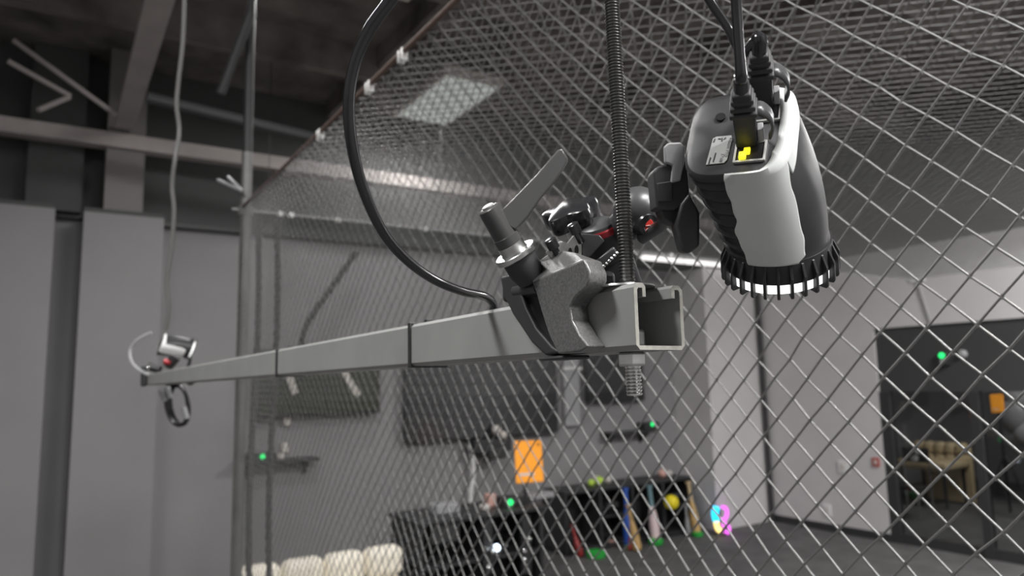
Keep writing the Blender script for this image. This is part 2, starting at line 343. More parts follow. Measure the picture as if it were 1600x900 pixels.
for x, lab in ((.90,'nearer the post'),(1.0,'farther from the post')):       # gathered net at the post
    bm = BM(); add_tube(bm, smooth_pts([(x+.012*math.sin(i*.9), YE-.01, HN-.05-i*.28) for i in range(11)], 5), .016, 8)
    tag(obj('net_gather', bm, mat('gathered_net'+str(x), (.07,.07,.07), .9, var=.5, scale=90)), 'dark gathered fold of net hanging beside the steel post, '+lab, 'net')
bm = BM(); add_tube(bm, smooth_pts([onY(556,395,7.4), onY(525,440,7.4), onY(478,510,7.4), onY(470,560,7.4)], 6), .03, 8); tag(obj('slack_rope', bm, 'frame'), 'dark rope slanting down the back wall behind the net, above the channel', 'rope')
# ================================================================== steel channel with rod
BX = at(990, 441, .44).x; BY = at(990, 441, .44).y; BT = at(990,441,.44).z; SZ = .0413; BL = 2.78
def chan_profile():
    t, R_ = .0026, .003
    o_ = [(0,SZ-R_),(0,R_),(R_,0),(SZ-R_,0),(SZ,R_),(SZ,SZ-R_),(SZ-R_,SZ),(SZ-.0075,SZ),(SZ-.0095,SZ-.002),(SZ-.0095,SZ-.0085),(SZ-.0095+t,SZ-.0085),(SZ-.0095+t,SZ-.003),(SZ-t-.001,SZ-.003),(SZ-t,SZ-.0045),(SZ-t,t),(t,t),(t,SZ-.0045),(t+.001,SZ-.003),(.0095-t,SZ-.003),(.0095-t,SZ-.0085),(.0095,SZ-.0085),(.0095,SZ-.002),(.0075,SZ),(R_,SZ)]
    return o_
prof = [Vector((BX+x, BY, BT-SZ+z)) for x, z in chan_profile()]
ch = thing('strut_channel', 'long grey steel strut channel with an open top and cut near end', 'channel', (BX,BY,BT-SZ))
bm = BM(); add_prism(bm, [p+Vector((0,.0004,0)) for p in prof], (0,BL,0)); obj('rail', bm, 'strut', ch, smooth=40)
bm = BM(); add_prism(bm, prof, (0,.0004,0)); obj('cut_end', bm, 'cut', ch, smooth=0).__setitem__('label', 'bright bare cut edge of the channel')
def band(y, name, label, wd=.005):
    bm = BM(); e = .0016
    pr = [Vector((BX-e,y,BT-SZ-e)), Vector((BX+SZ+e,y,BT-SZ-e)), Vector((BX+SZ+e,y,BT+e)), Vector((BX-e,y,BT+e))]
    inn = [Vector((BX,y,BT-SZ)), Vector((BX+SZ,y,BT-SZ)), Vector((BX+SZ,y,BT)), Vector((BX,y,BT))]
    V_ = [[bm.verts.new(p+Vector((0,dy,0))) for p in pr] + [bm.verts.new(p+Vector((0,dy,0))) for p in inn] for dy in (0, wd)]
    for k in range(4):
        n = (k+1) % 4
        bm.faces.new((V_[0][k],V_[0][n],V_[1][n],V_[1][k])); bm.faces.new((V_[0][4+k],V_[1][4+k],V_[1][4+n],V_[0][4+n]))
        for L in V_: bm.faces.new((L[k],L[n],L[4+n],L[4+k]))
    t = thing(name, label, 'cable tie', (BX,y,BT-SZ), 'black ties around the channel')
    obj('band', bm, 'black', t, smooth=0, bevel=.0007)
    bm = BM(); add_box(bm, (BX+SZ*.5,y+wd/2,BT+.003), (.008,.007,.005)); obj('lock_head', bm, 'black', t, bevel=.0008)
band(onX(643,538,BX).y, 'cable_tie', 'black strap tied round the channel, the nearer of two', .006)
band(onX(434,562,BX).y, 'cable_tie', 'black strap tied round the channel, the farther of two', .009)
# hanging rod through the channel
rp = onZ(977, 441, BT); RX = BX+SZ*.5; RY = BY+.014
RX = BX+SZ*.5; RY = onX(979,441,RX).y
top_, bot_ = onY(957,0,RY), onY(991.5,618,RY); RAX = (top_-bot_).normalized(); RO = onY(980.5,441,RY)
rd = thing('threaded_rod', 'vertical threaded rod with washer and nut carrying the near end of the channel', 'rod', (RX,RY,BT))
zt = onY(992, 617, RY).z; R1, pit = .0053, .0022
def thread(z0, z1):
    out = []; z = z0
    while z < z1: out += [(R1*.86, z), (R1, z+pit*.38), (R1, z+pit*.55)]; z += pit
    return out
bm = BM(); pr_ = thread(0.0006, .62); add_lathe(bm, pr_+[(R1*.9, pr_[-1][1]+.002), (R1*.9, 5.45-BT)], RO, RAX, 20); obj('shaft', bm, 'blackrod', rd, smooth=25)
bm = BM(); add_lathe(bm, thread(0, (RO-bot_).length-SZ), bot_, RAX, 24); obj('shaft_end', bm, 'chrome', rd, smooth=25).__setitem__('label', 'shiny bare threaded end below the nut')
bm = BM(); add_tube(bm, [RO-RAX*SZ, RO], R1*.9, 16); obj('shaft_core', bm, 'zinc', rd)
bm = BM(); add_lathe(bm, [(.0055,0),(.0205,0),(.0212,.0005),(.0205,.0016),(.0055,.0016)], (RX-.003,RY,BT+.0002), (0,0,1), 40); obj('washer', bm, 'zinc', rd)
bm = BM(); add_lathe(bm, [(.0085,0),(.0098,.0012),(.0098,.0075),(.0092,.0090)], Vector((RO.x-RAX.x*SZ,RY,BT-SZ-.0093)), (0,0,1), 6, .35); obj('nut', bm, 'zinc', rd, smooth=0, bevel=.0004)
bm = BM(); add_box(bm, (RX,RY,BT-SZ+.0026+.006), (.016,.016,.012)); obj('inner_nut', bm, 'zinc', rd, bevel=.002)
# big looping cable
pth = [(771,490,.60),(770,474,.598),(757,463,.585),(722,455,.56),(680,438,.535),(640,410,.51),(602,368,.485),(572,308,.46),(552,238,.44),(545,165,.43),(553,105,.425),(574,52,.42),(606,6,.415),(650,-50,.41),(720,-120,.42)]
end = onX(771,486,BX+SZ*.35); dep = (end-CAM).dot(FWD)
pp = [at(x, y, d_+(dep-.6)*max(0,1-i/6)) for i, (x, y, d_) in enumerate(pth)]
bm = BM(); add_tube(bm, smooth_pts(pp, 10), .0036, 16); tag(obj('black_cable', bm, 'cable'), 'glossy black cable looping down from above into the channel', 'cable')
# ================================================================== clamp on the channel
def poly(pts, X): return [onX(px, py, X) for px, py in pts]
cl = thing('super_clamp', 'grey and black cast clamp gripping the channel with a lever on top', 'clamp', at(850,550,.5))
XF = BX
arc = [(831,441),(829,430),(838,410),(858,396),(880,391),(900,395),(913,405)]
low = [(921,424),(921,436),(916,449),(899,463),(890,478),(893,500),(905,522),(919,541),(906,550),(872,553),(858,525),(846,488),(838,460)]
bm = BM(); fr = [bm.verts.new(onX(x, y, XF-.0175)) for x, y in [arc[-1]]+low+[arc[0]]]
up_ = [bm.verts.new(onX(x, y, XF-.0045)) for x, y in arc[1:-1]]
fr2 = [bm.verts.new(v.co+Vector((.017,.003,0))) for v in fr]; up2 = [bm.verts.new(v.co+Vector((.0040,.003,0))) for v in up_]
bm.faces.new(fr); bm.faces.new([fr[-1]]+up_+[fr[0]]); bm.faces.new(fr2[::-1]); bm.faces.new(([fr2[-1]]+up2+[fr2[0]])[::-1])
loop_ = fr+up_[::-1]; loop2 = fr2+up2[::-1]
loop_ = fr+up_; loop2 = fr2+up2
for k in range(len(loop_)): n_ = (k+1) % len(loop_); bm.faces.new((loop_[k], loop_[n_], loop2[n_], loop2[k]))
obj('front_jaw', bm, 'cast', cl, bevel=.0012, seg=3)
g = [(781,433),(803,427),(815,440),(812,452),(822,480),(838,512),(862,540),(876,551),(852,556),(830,535),(800,490),(786,460)]
bm = BM(); add_prism(bm, poly(g, XF-.013), (.0125,.006,0)); obj('rear_jaw', bm, 'blacksoft', cl, bevel=.002, seg=3)
g = [(803,432),(842,432),(848,480),(866,540),(850,545),(822,500),(806,460)]
bm = BM(); add_prism(bm, poly(g, XF-.007), (.0065,.004,0)); obj('jaw_bridge', bm, 'black', cl, bevel=.001)
a0 = onX(806,455,XF-.010); a1 = onX(842,450,XF-.010)
bm = BM(); add_tube(bm, [a0, a1], .0045, 14); obj('cross_pin', bm, 'dkalloy', cl)
bm = BM(); g = [onX(px,py,XF-.012) for px, py in ((812,432),(905,398),(915,448),(826,470))]; top = [Vector((p.x, p.y, BT+.0012+max(0,(p.z-BT-.0012)))) for p in g]
y0, y1 = onX(912,445,XF).y, onX(800,475,XF).y
box2(bm, (BX-.010, y0, BT+.0012), (BX+.030, y1, BT+.016)); obj('top_hook', bm, 'blacksoft', cl, bevel=.004, seg=3)
bm = BM(); box2(bm, (BX-.012, onX(908,548,XF).y, BT-SZ-.0035), (BX+.008, onX(862,553,XF).y, BT-SZ-.0008)); obj('lower_lip', bm, 'blacksoft', cl, bevel=.0015)
# screw: hub, collar, washer, lever
ax = cv(.50,.82,.26).normalized()
hc = at(764,326,.50); L = (at(809,399,.515)-hc).length
def hub(px, py, f): return hc+ax*f
bm = BM(); add_lathe(bm, [(.0066,-.001),(.0082,0),(.0086,.004),(.0088,.016),(.0092,.022),(.0098,.0225),(.0098,.029)], hc, ax, 28); obj('lever_hub', bm, 'lever', cl)
bm = BM(); add_lathe(bm, [(.0042,-.0012),(.0045,-.0022),(.003,-.0028)], hc, ax, 20); obj('hub_screw', bm, 'silver', cl)
bm = BM(); add_lathe(bm, [(.0090,.028),(.0098,.029),(.0098,.0345),(.0105,.036)], hc, ax, 28); obj('collar', bm, 'zinc', cl)
bm = BM(); add_lathe(bm, [(.0150,.0355),(.0158,.0362),(.0158,.039),(.0150,.0398)], hc, ax, 36); obj('washer', bm, 'zinc', cl)
bm = BM(); add_lathe(bm, [(.0118,.0398),(.0124,.042),(.0124,.052),(.010,.060)], hc, ax, 28); obj('socket', bm, 'blacksoft', cl)
lv = [(783,328),(800,312),(838,273),(872,233),(879,231),(888,248),(886,256),(868,283),(845,310),(824,340),(806,360),(790,352),(780,340)]
bm = BM(); add_prism(bm, [at(x, y, .497+ (x-783)*.00010) for x, y in lv], FWD*.0065); obj('lever', bm, 'lever', cl, bevel=.0014, seg=3)
# ================================================================== ball head with knob
bh = thing('tripod_head', 'black ball head with red ring and round knob carrying the sensor', 'tripod head', at(960,440,.53))
kc = at(893,338,.540); ka = cv(.36,.86,.36).normalized(); ku, kv, _ = frame_of(ka)
bm = BM(); n = 60
def lobes(s, h): return [kc+ka*h+(ku*math.cos(2*PI*k/n)+kv*math.sin(2*PI*k/n))*s*(.0195+.0035*math.cos(10*PI*k/n+.6)) for k in range(n)]
rings = [lobes(.86,-.008), lobes(.97,-.007), lobes(1.0,-.004), lobes(1.0,.004), lobes(.93,.006)]
rv = [[bm.verts.new(p) for p in r_] for r_ in rings]
for A_, B_ in zip(rv, rv[1:]):
    for k in range(n): bm.faces.new((A_[k],A_[(k+1)%n],B_[(k+1)%n],B_[k]))
bm.faces.new(rv[0][::-1]); bm.faces.new(rv[-1]); obj('knob', bm, 'blackgloss', bh, smooth=40)
bm = BM(); add_lathe(bm, [(.0085,.005),(.0085,.018),(.0055,.019),(.0055,.034)], kc, ka, 24); obj('knob_stem', bm, 'silver', bh)
for px, py in ((862,380),(897,356)):
    c = at(px,py,.500); bm = BM(); add_lathe(bm, [(.003,-.0035),(.0042,-.0028),(.0042,.004),(.0025,.0042),(.0025,.012)], c, cv(.45,.8,.3), 16); obj('cap_screw', bm, 'blackgloss', bh)
gl = [(852,394),(862,384),(876,376),(886,379),(895,368),(909,364),(909,402),(903,412),(870,412)]
bm = BM(); add_prism(bm, [at(x,y,.506) for x,y in gl], FWD*.004); br = obj('bracket', bm, 'silver', bh, bevel=.0008)
for x, y in ((901,391),(891,395)):
    bm = BM(); add_prism(bm, [at(x+3.2*math.cos(t)*1.0, y+8*math.sin(t), .5052) for t in [k*PI/8 for k in range(16)]], FWD*.001); obj('slot', bm, 'black', br, smooth=0)
gr_ = [(909,364),(937,367),(945,376),(914,410),(909,402)]
bm = BM(); pts = [at(x,y,.506-(x-909)*.00012) for x,y in gr_]; add_prism(bm, pts, FWD*.004); obj('bracket_wing', bm, 'dkalloy', bh, bevel=.0008)
bm = BM(); add_prism(bm, [at(x,y,.535) for x,y in ((924,446),(925,405),(962,372),(986,386),(1006,446))], FWD*.035); obj('base_block', bm, 'black', bh, bevel=.003, seg=3)
bm = BM(); add_prism(bm, [at(x,y,.5) for x,y in ((922,414),(960,384),(966,398),(932,430))], FWD*.006); obj('knurled_bar', bm, 'dkalloy', bh, bevel=.0015)
for k in range(8):
    bm = BM(); add_ball(bm, at(935+k*4.2, 424-k*4.1, .4995), .0011, 8); obj('knurl', bm, 'chrome', bh)
ra = cv(-.30,-.86,-.35).normalized(); rc = at(941,384,.535)
bm = BM(); add_lathe(bm, [(.0125,-.012),(.0150,-.010),(.0150,.010)], rc, ra, 32); obj('neck', bm, 'blacksoft', bh)
bm = BM(); add_lathe(bm, [(.0150,.010),(.0158,.011),(.0158,.0145),(.0150,.0155)], rc, ra, 36); obj('ring', bm, 'red', bh).__setitem__('label', 'red anodised ring')
bm = BM(); add_lathe(bm, [(.0148,.0155),(.0140,.0175),(.0105,.0195),(.006,.0200)], rc, ra, 32); obj('cap', bm, 'dkalloy', bh)
bm = BM(); add_ball(bm, at(997,331,.515), .0182, 36); obj('ball_housing', bm, 'dkalloy', bh)
bm = BM(); add_tube(bm, [at(958,366,.535), at(997,338,.515)], [.0105,.015], 24); obj('arm', bm, 'dkalloy', bh)
bm = BM(); add_tube(bm, [at(1000,345,.512), at(1014,352,.499)], [.012,.0075], 24); obj('badge_boss', bm, 'blackgloss', bh)
def oval(cx_, cy_, rx, ry, d_, n=24): return [at(cx_+rx*math.cos(2*PI*k/n), cy_+ry*math.sin(2*PI*k/n), d_) for k in range(n)]
bm = BM(); add_prism(bm, oval(1015,353,8.6,15,.4985), FWD*.002); obj('badge_rim', bm, 'chrome', bh, bevel=.0004)
bm = BM(); add_prism(bm, oval(1015,354,7,12.5,.4978), FWD*.002); bd = obj('badge', bm, 'redbadge', bh, bevel=.0006)
for a, b in (((1009,353),(1018,352)),((1009,360),(1018,352)),((1012,364),(1019,354))):
    bm = BM(); add_tube(bm, [at(*a,.4975), at(*b,.4975)], .0004, 6); obj('badge_mark', bm, 'pinkball', bd)
bm = BM(); add_tube(bm, [at(1003,372,.51), at(1034,352,.49), at(1042,335,.475)], .0045, 14); obj('tail_pin', bm, 'dkalloy', bh)
# quick-release mount between head and sensor
def slab(name, pts, d_, th, m, bev=.0015): bm = BM(); add_prism(bm, [at(x,y,d_) for x,y in pts], FWD*th); return obj(name, bm, m, bh, bevel=bev, seg=3)
slab('mount_block', [(1021,268),(1028,259),(1050,254),(1074,252),(1078,300),(1072,318),(1054,328),(1026,326)], .455, .022, 'blacksoft')
slab('mount_rib', [(1026,286),(1051,282),(1052,314),(1028,316)], .4535, .004, 'black', .0008)
slab('mount_neck', [(1028,322),(1050,318),(1062,330),(1056,352),(1046,348),(1036,342)], .462, .016, 'blacksoft')
slab('mount_tab', [(1038,229),(1044,223),(1064,222),(1071,230),(1069,258),(1064,282),(1048,286),(1051,258),(1039,254)], .453, .004, 'greyplastic', .001).__setitem__('label', 'grey release tab on top of the mount')
slab('mount_foot', [(1064,318),(1078,300),(1094,332),(1094,384),(1078,396),(1066,393),(1055,352)], .452, .014, 'black', .002)
# ================================================================== the sensor unit
def make_sensor(O, C, B, Bo, A, label, near=True, cover='shell'):
    """O: centre of the connector panel; C across, B up the slanted panel, Bo up the round front, A along the body."""
    root = thing('camera_sensor', label, 'sensor', O+A*.09)
    P = None; NP = C.cross(B).normalized(); NP = -NP if NP.dot(A) > 0 else NP
    def sup(th, n_): return (math.copysign(abs(math.cos(th))**(2/n_), math.cos(th)), math.copysign(abs(math.sin(th))**(2/n_), math.sin(th)))
    LA = 78.0
    def surf(th, t, off=0.0):
        x, y = sup(th, 4.0); k = 1+off/31
        p0 = O+C*(x*29.5*k/1000)+B*((-2+y*35*(1+off/36))/1000)
        p1 = O+A*(LA/1000)+C*((19+math.cos(th)*32*k)/1000)+Bo*(math.sin(th)*32*k/1000)
        s = t*t*(3-2*t)
        right = max(0, math.cos(th))
        s_ = .35*s+.65*t
        return p0.lerp(p1, s_)+A*0
    NT, NL = 96, 72
    bm = BM(); rows = []
    for j in range(NL+1):
        t = j/NL; row = []
        for i in range(NT):
            th = 2*PI*i/NT; dgr = math.degrees(th) % 360
            rib = 0.0
            if 150 < dgr < 272 and .06 < t < .97: rib = -1.6+1.5*math.sin(2*PI*(t*8.2)) 
            bul = 5.0*math.sin(PI*min(1,t*1.15))*max(0, math.cos(th))**2 if (dgr < 60 or dgr > 300) else 0
            row.append(bm.verts.new(surf(th, t, rib)+C*(bul/1000)))
        rows.append(row)
    for a_, b_ in zip(rows, rows[1:]):
        for i in range(NT): bm.faces.new((a_[i], a_[(i+1)%NT], b_[(i+1)%NT], b_[i]))
    bm.faces.new(rows[-1]); rim = rows[0]
    # inset panel with a soft rim
    r1 = [bm.verts.new(O+(v.co-O)*.95+NP*.0016) for v in rim]; r2 = [bm.verts.new(O+(v.co-O)*.86+NP*.0004) for v in rim]
    for i in range(NT):
        j = (i+1) % NT; bm.faces.new((rim[i], rim[j], r1[j], r1[i])); bm.faces.new((r1[i], r1[j], r2[j], r2[i]))
    bm.faces.new(r2); obj('body', bm, 'black', root, smooth=50)
    # pale shell wrapped round the near corner
    bm = BM(); NU, NV = 40, 44
    def lerpt(tab, v):
        for (a0_, b0_), (a1_, b1_) in zip(tab, tab[1:]):
            if v <= a1_: f_ = (v-a0_)/(a1_-a0_); f_ = f_*f_*(3-2*f_); return b0_+(b1_-b0_)*f_
        return tab[-1][1]
    eL = [(0,-91),(.25,-93),(.45,-97),(.62,-108),(.8,-112),(1,-117)]; eR = [(0,-30),(.3,-42),(.7,-52),(.9,-58),(1,-68)]
    grid = []
    for j in range(NV+1):
        v = j/NV; t = v*.93; a0_, a1_ = lerpt(eL, v), lerpt(eR, v)
        grid.append([bm.verts.new(surf(math.radians(a0_+(a1_-a0_)*i/NU), t, 1.6)) for i in range(NU+1)])
    for a_, b_ in zip(grid, grid[1:]):
        for i in range(NU): bm.faces.new((a_[i], a_[i+1], b_[i+1], b_[i]))
    NR = 44; rimg = []
    for i in range(NR+1):
        d_ = -30+100*i/NR; te = .16*max(.25, 1-i/NR*1.3) if i else .16
        rimg.append([bm.verts.new(surf(math.radians(d_), te*j/8, 1.6)) for j in range(9)])
    for a_, b_ in zip(rimg, rimg[1:]):
        for j in range(8): bm.faces.new((a_[j], b_[j], b_[j+1], a_[j+1]))
    # lip of the shell lying on the panel
    edge = [grid[0][i] for i in range(NU+1)]+[rimg[i][0] for i in range(1, NR+1)]; NE = len(edge)
    def inner(i):
        d_ = -91+i/(NE-1)*161; w_ = .93-.19*max(0, min(1, (d_+70)/50)); return w_
    mid = [bm.verts.new(O+(edge[i].co-O)*(.5+.5*inner(i))+NP*.0026) for i in range(NE)]
    lip = [bm.verts.new(O+(edge[i].co-O)*inner(i)+NP*.0020) for i in range(NE)]
    for i in range(NE-1):
        bm.faces.new((edge[i], mid[i], mid[i+1], edge[i+1])); bm.faces.new((mid[i], lip[i], lip[i+1], mid[i+1]))
    bmesh.ops.remove_doubles(bm, verts=bm.verts, dist=.00005)
    so = obj('shell', bm, cover, root, smooth=60); so['label'] = 'pale grey plastic cover'
    md = so.modifiers.new('thick', 'SOLIDIFY'); md.thickness = .0011; md.offset = 0
    # front ring with cooling fins and the lit ring between them
    RC = O+A*(LA/1000)+C*.019
    bm = BM(); u_, v_, a_ = frame_of(A); add_lathe(bm, [(.032,-.004),(.0325,.004),(.0335,.0106),(.027,.0107)], RC, A, 48); obj('front_ring', bm, 'black', root)
    NF = 28
    fb = BM()
    p_ = [(.027,-.002),(.0325,-.002),(.0360,.006),(.0365,.0185),(.0355,.020),(.030,.020)]
    for k in range(NF):
        an = 2*PI*k/NF; rdv = C*math.cos(an)+Bo*math.sin(an); tg = rdv.cross(A).normalized()
        fb = BM(); add_prism(fb, [RC+rdv*r_+A*h_-tg*.0009 for r_, h_ in p_], tg*.0018); obj('fin', fb, 'black', root, smooth=0, bevel=.0003, seg=1)
    bm = BM(); add_lathe(bm, [(.0290,.0108),(.0330,.0108),(.0330,.0170),(.0290,.0170)], RC, A, 48); obj('lamp_ring', bm, 'ledw', root)
    bm = BM(); add_lathe(bm, [(.026,.010),(.026,.016),(.018,.020),(.004,.021)], RC, A, 32); obj('lens', bm, 'tv', root)
    if not near: return root, P, RC
    # sticker with print
    st = [onP(x, y, O+NP*.0006, NP) for x, y in ((1103,258),(1131,255),(1136,250),(1144,218),(1143,212),(1120,214),(1114,217))]
    bm = BM(); add_prism(bm, st, NP*.0004); sk = obj('sticker', bm, 'label', root, smooth=0); sk['label'] = 'white printed sticker'
    up = (st[4]-st[1]).normalized(); acr = (st[1]-st[0]).normalized()
    SP = O+NP*.00115
    q0 = onP(1140,214,SP,NP); text_part('print', 'Vision Pro', .0036, q0, -up, acr, 'ink', sk)
    q0 = onP(1127,240,SP,NP); text_part('print', '57108', .0026, q0, -up, acr, 'ink', sk)
    for (x0_, y0_), (x1_, y1_) in (((1118,239),(1114,253)),((1110,246),(1107,256)),((1117,217),(1115,222)),((1122,217),(1126,217)),((1128,216),(1128,221)),((1131,218),(1134,215))):
        bm = BM(); add_tube(bm, [onP(x0_,y0_,SP,NP), onP(x1_,y1_,SP,NP)], .00035, 6); obj('print', bm, 'ink', sk)
    # connector sockets with status lights
    n2 = NP; bu = (B-A*B.dot(A)).normalized(); cu = A.cross(bu).normalized()
    for k, (px, py) in enumerate(((1172,238),(1196,176))):
        c = onP(px, py, O+NP*.0008, NP)
        bm = BM(); w_, h_ = .0165, .0145
        for dx, dy, sx, sy in ((-w_/2,0,.0012,h_),(w_/2,0,.0012,h_),(0,-h_/2,w_,.0012),(0,h_/2,w_,.0012)): add_box(bm, c+C*dx+B*dy, (sx,sy,.0025), C, B.normalized(), n2)
        so_ = obj('socket', bm, 'silver', root, smooth=0)
        bm = BM(); add_box(bm, c+n2*.0001, (w_*.9,h_*.9,.0008), C, B.normalized(), n2); obj('socket_floor', bm, 'black', so_)
        if k == 0:
            c2 = onP(1160,243,O+NP*.0030,NP); bm = BM(); add_box(bm, c2, (.0040,.0042,.0030), C, B.normalized(), n2); obj('status_light', bm, 'ledy', so_, bevel=.0004)
            c2 = onP(1167,236,O+NP*.0030,NP); bm = BM(); add_box(bm, c2, (.0036,.0040,.0025), C, B.normalized(), n2); obj('status_light', bm, 'ledy', so_, bevel=.0004)
    c = onP(1126,184,O+NP*.0006,NP); bm = BM(); add_lathe(bm, [(.0030,0),(.0030,.0012),(.0016,.0012)], c, NP, 16); obj('screw', bm, 'blackgloss', root)
    return root, P, RC
Rm = ((0.93007585,0.30058763,0.21120129),(-0.02955081,-0.5118267,0.85858033),(-0.36617708,0.804786,0.46715505))
Cw, Bow, Aw = [cv(Rm[0][k], Rm[1][k], Rm[2][k]) for k in range(3)]
Bw = cv(.247,-.813,.40)
OS = at(1155,205,.43)
make_sensor(OS, Cw, Bw, Bow, Aw, 'large grey and black camera sensor hanging at upper right, with lit socket')
# plugged network cables
NPW = Cw.cross(Bw).normalized(); NPW = -NPW if NPW.dot(Aw) > 0 else NPW
def plug(px, py, path, label):
    c = onP(px, py, OS+NPW*.001, NPW); out = NPW
    side = (Cw-out*Cw.dot(out)).normalized(); dp = out.cross(side)
    t = thing('network_cable', label, 'cable', c, 'network cables plugged into the sensor')
    bm = BM(); add_box(bm, c+out*.013, (.0120,.0100,.025), side, dp, out); obj('plug', bm, 'black', t, bevel=.0008)
    for k in range(3):
        bm = BM(); add_box(bm, c+out*(.0275+k*.0046), (.0150-.0014*k,.0135-.0014*k,.0034), side, dp, out); obj('boot_rib', bm, 'blacksoft', t, bevel=.0010)
    bm = BM(); add_box(bm, c+out*.033, (.0105,.0095,.018), side, dp, out); obj('boot', bm, 'blacksoft', t, bevel=.0015)
    lp = [c+side*.0060+out*.028, c+side*.0105+out*.0265, c+side*.0145+out*.020, c+side*.0155+out*.012, c+side*.0135+out*.005]
    bm = BM(); sp = smooth_pts(lp, 6); hw = dp*.0048
    va = [(bm.verts.new(p-hw), bm.verts.new(p+hw)) for p in sp]
    for a, b in zip(va, va[1:]): bm.faces.new((a[0], a[1], b[1], b[0]))
    o = obj('latch', bm, 'dkalloy', t, smooth=60); md = o.modifiers.new('thick', 'SOLIDIFY'); md.thickness = .0014
    bm = BM(); add_box(bm, c+side*.0080+out*.007, (.0035,.006,.010), side, dp, out); obj('clip', bm, 'greyplastic', t, bevel=.0006)
    st = c+out*.040; pts = [st, st+out*.006-DWN*.004]+[at(*q) for q in path]
    sm = smooth_pts(pts, 8); n = len(sm)
    bm = BM(); add_tube(bm, sm, [.0042 if i < 8 else max(.0028, .0042-.00012*(i-8)) for i in range(n)], 14); obj('cord', bm, 'cable', t)
plug(1167, 221, [(1158,118,.380),(1153,50,.378),(1150,0,.376),(1146,-70,.37)], 'black network cable dropping straight down into the lit socket')
plug(1192, 164, [(1160,82,.415),(1137,42,.418),(1112,5,.42),(1080,-50,.42)], 'black network cable slanting in behind the straight one')
# ================================================================== far end of the channel
FY = BY+BL
c = at(262,548,(Vector((BX,FY-.12,BT))-CAM).dot(FWD))
fo = Vector((BX+.02, FY-.10, BT+.115))
rq = Matrix.Rotation(math.radians(-52), 3, FWD)
fA, fB, fC = rq @ Aw, rq @ Bow, rq @ Cw
make_sensor(at(252,538,(fo-CAM).dot(FWD)-.30), fC, fB, fB, fA, 'small far camera sensor with a white cover at the distant end of the channel', near=False, cover='white')
fd = (fo-CAM).dot(FWD)
fc = thing('super_clamp', 'small dark clamp holding the far sensor at the distant channel end', 'clamp', Vector((BX,FY-.1,BT)))
bm = BM(); box2(bm, (BX-.018,FY-.13,BT-.045), (BX-.0005,FY-.07,BT+.03)); obj('jaw', bm, 'blacksoft', fc, bevel=.006)
bm = BM(); add_tube(bm, [at(250,578,fd), at(232,572,fd)], .016, 12); obj('knob', bm, 'black', fc)
bm = BM(); add_ball(bm, at(231,575,fd-.02), .010, 10); obj('knob_cap', bm, 'chrome', fc)
bm = BM(); add_tube(bm, [at(262,572,fd), at(276,556,fd)], .020, 12); obj('arm', bm, 'black', fc)
bm = BM(); add_ball(bm, at(284,551,fd-.03), .011, 10); obj('screw', bm, 'chrome', fc)
bm = BM(); add_lathe(bm, [(.014,0),(.014,.010)], at(261,567,fd-.02), cv(.3,-.9,-.2), 16); obj('ring', bm, 'red', fc)
def loop(name, pxs, r, m, label, cat='cable', closed=False, n=6):
    pts = smooth_pts([at(*p) for p in pxs], n); bm = BM(); add_tube(bm, pts, r, 10, closed); return tag(obj(name, bm, m), label, cat)
loop('far_cable', [(262,600,fd),(236,588,fd-.05),(210,572,fd-.05),(203,550,fd),(214,532,fd),(236,520,fd)], .006, 'greyplastic', 'thin pale cable arcing left of the far sensor')
loop('far_cable', [(285,545,fd),(297,560,fd),(292,580,fd),(296,600,fd),(318,585,fd-.1)], .006, 'black', 'thin dark cable sagging under the channel near the far sensor')
ck = thing('cable_coil', 'coil of black cable hanging below the far end of the channel', 'cable', at(278,668,fd))
for k in range(4):
    bm = BM(); cx_, cy_ = 278+1.6*k-2, 631+.8*k
    add_tube(bm, [at(cx_+(17-1.0*k)*math.cos(t)+4*math.sin(t), cy_+(34-1.2*k)*math.sin(t), fd-.02+.012*k) for t in [2*PI*i/36 for i in range(36)]], .0065, 8, True); obj('turn', bm, 'cable', ck)
for x, y in ((255,617),(264,612),(290,644)): bm = BM(); add_tube(bm, [at(x-3,y-8,fd-.05), at(x+2,y+10,fd-.05)], .010, 8); obj('wrap', bm, 'greyplastic', ck)
loop('drop_cable', [(289,-40,fd+.05),(286,60,fd+.05),(279,125,fd+.05),(276,165,fd+.05),(280,205,fd+.05),(274,245,fd),(269,290,fd),(272,330,fd),(268,385,fd),(261,440,fd),(264,480,fd),(259,516,fd)], .008, 'dropc', 'grey cable dropping from the ceiling to the far sensor', n=8)
# ================================================================== wall of screens
def rect(px0, py0, px1, py1, Y): a, b = onY(px0,py0,Y), onY(px1,py1,Y); return min(a.x,b.x), max(a.x,b.x), min(a.z,b.z), max(a.z,b.z)
def tv(px0, py0, px1, py1, m, label):
    x0, x1, z0, z1 = rect(px0, py0, px1, py1, 7.86)
    t = thing('wall_screen', label, 'television', ((x0+x1)/2,7.9,z0), 'dark screens on the back wall')
    bm = BM(); box2(bm, (x0,7.86,z0), (x1,7.92,z1)); obj('cabinet', bm, 'black', t, bevel=.01)
    bm = BM(); box2(bm, (x0+.02,7.852,z0+.03), (x1-.02,7.861,z1-.02)); obj('screen', bm, m, t, smooth=0)
    bm = BM(); box2(bm, ((x0+x1)/2-.2,7.92,(z0+z1)/2-.2), ((x0+x1)/2+.2,8.0,(z0+z1)/2+.2)); obj('bracket', bm, 'black', t)
    return x0, x1, z0, z1
tv(398, 545, 594, 645, 'tvg', 'greenish dark wall screen, the leftmost of three')
tv(632, 548, 873, 676, 'tv', 'largest black wall screen, the middle one of three')
tv(916, 540, 1008, 626, 'tv', 'small dark wall screen, the rightmost of three')
x0, x1, z0, z1 = rect(880, 540, 908, 665, 7.93)
cvr = thing('cable_cover', 'pale grey cable cover box on the wall right of the large screen', 'cable cover', ((x0+x1)/2,8,z0))
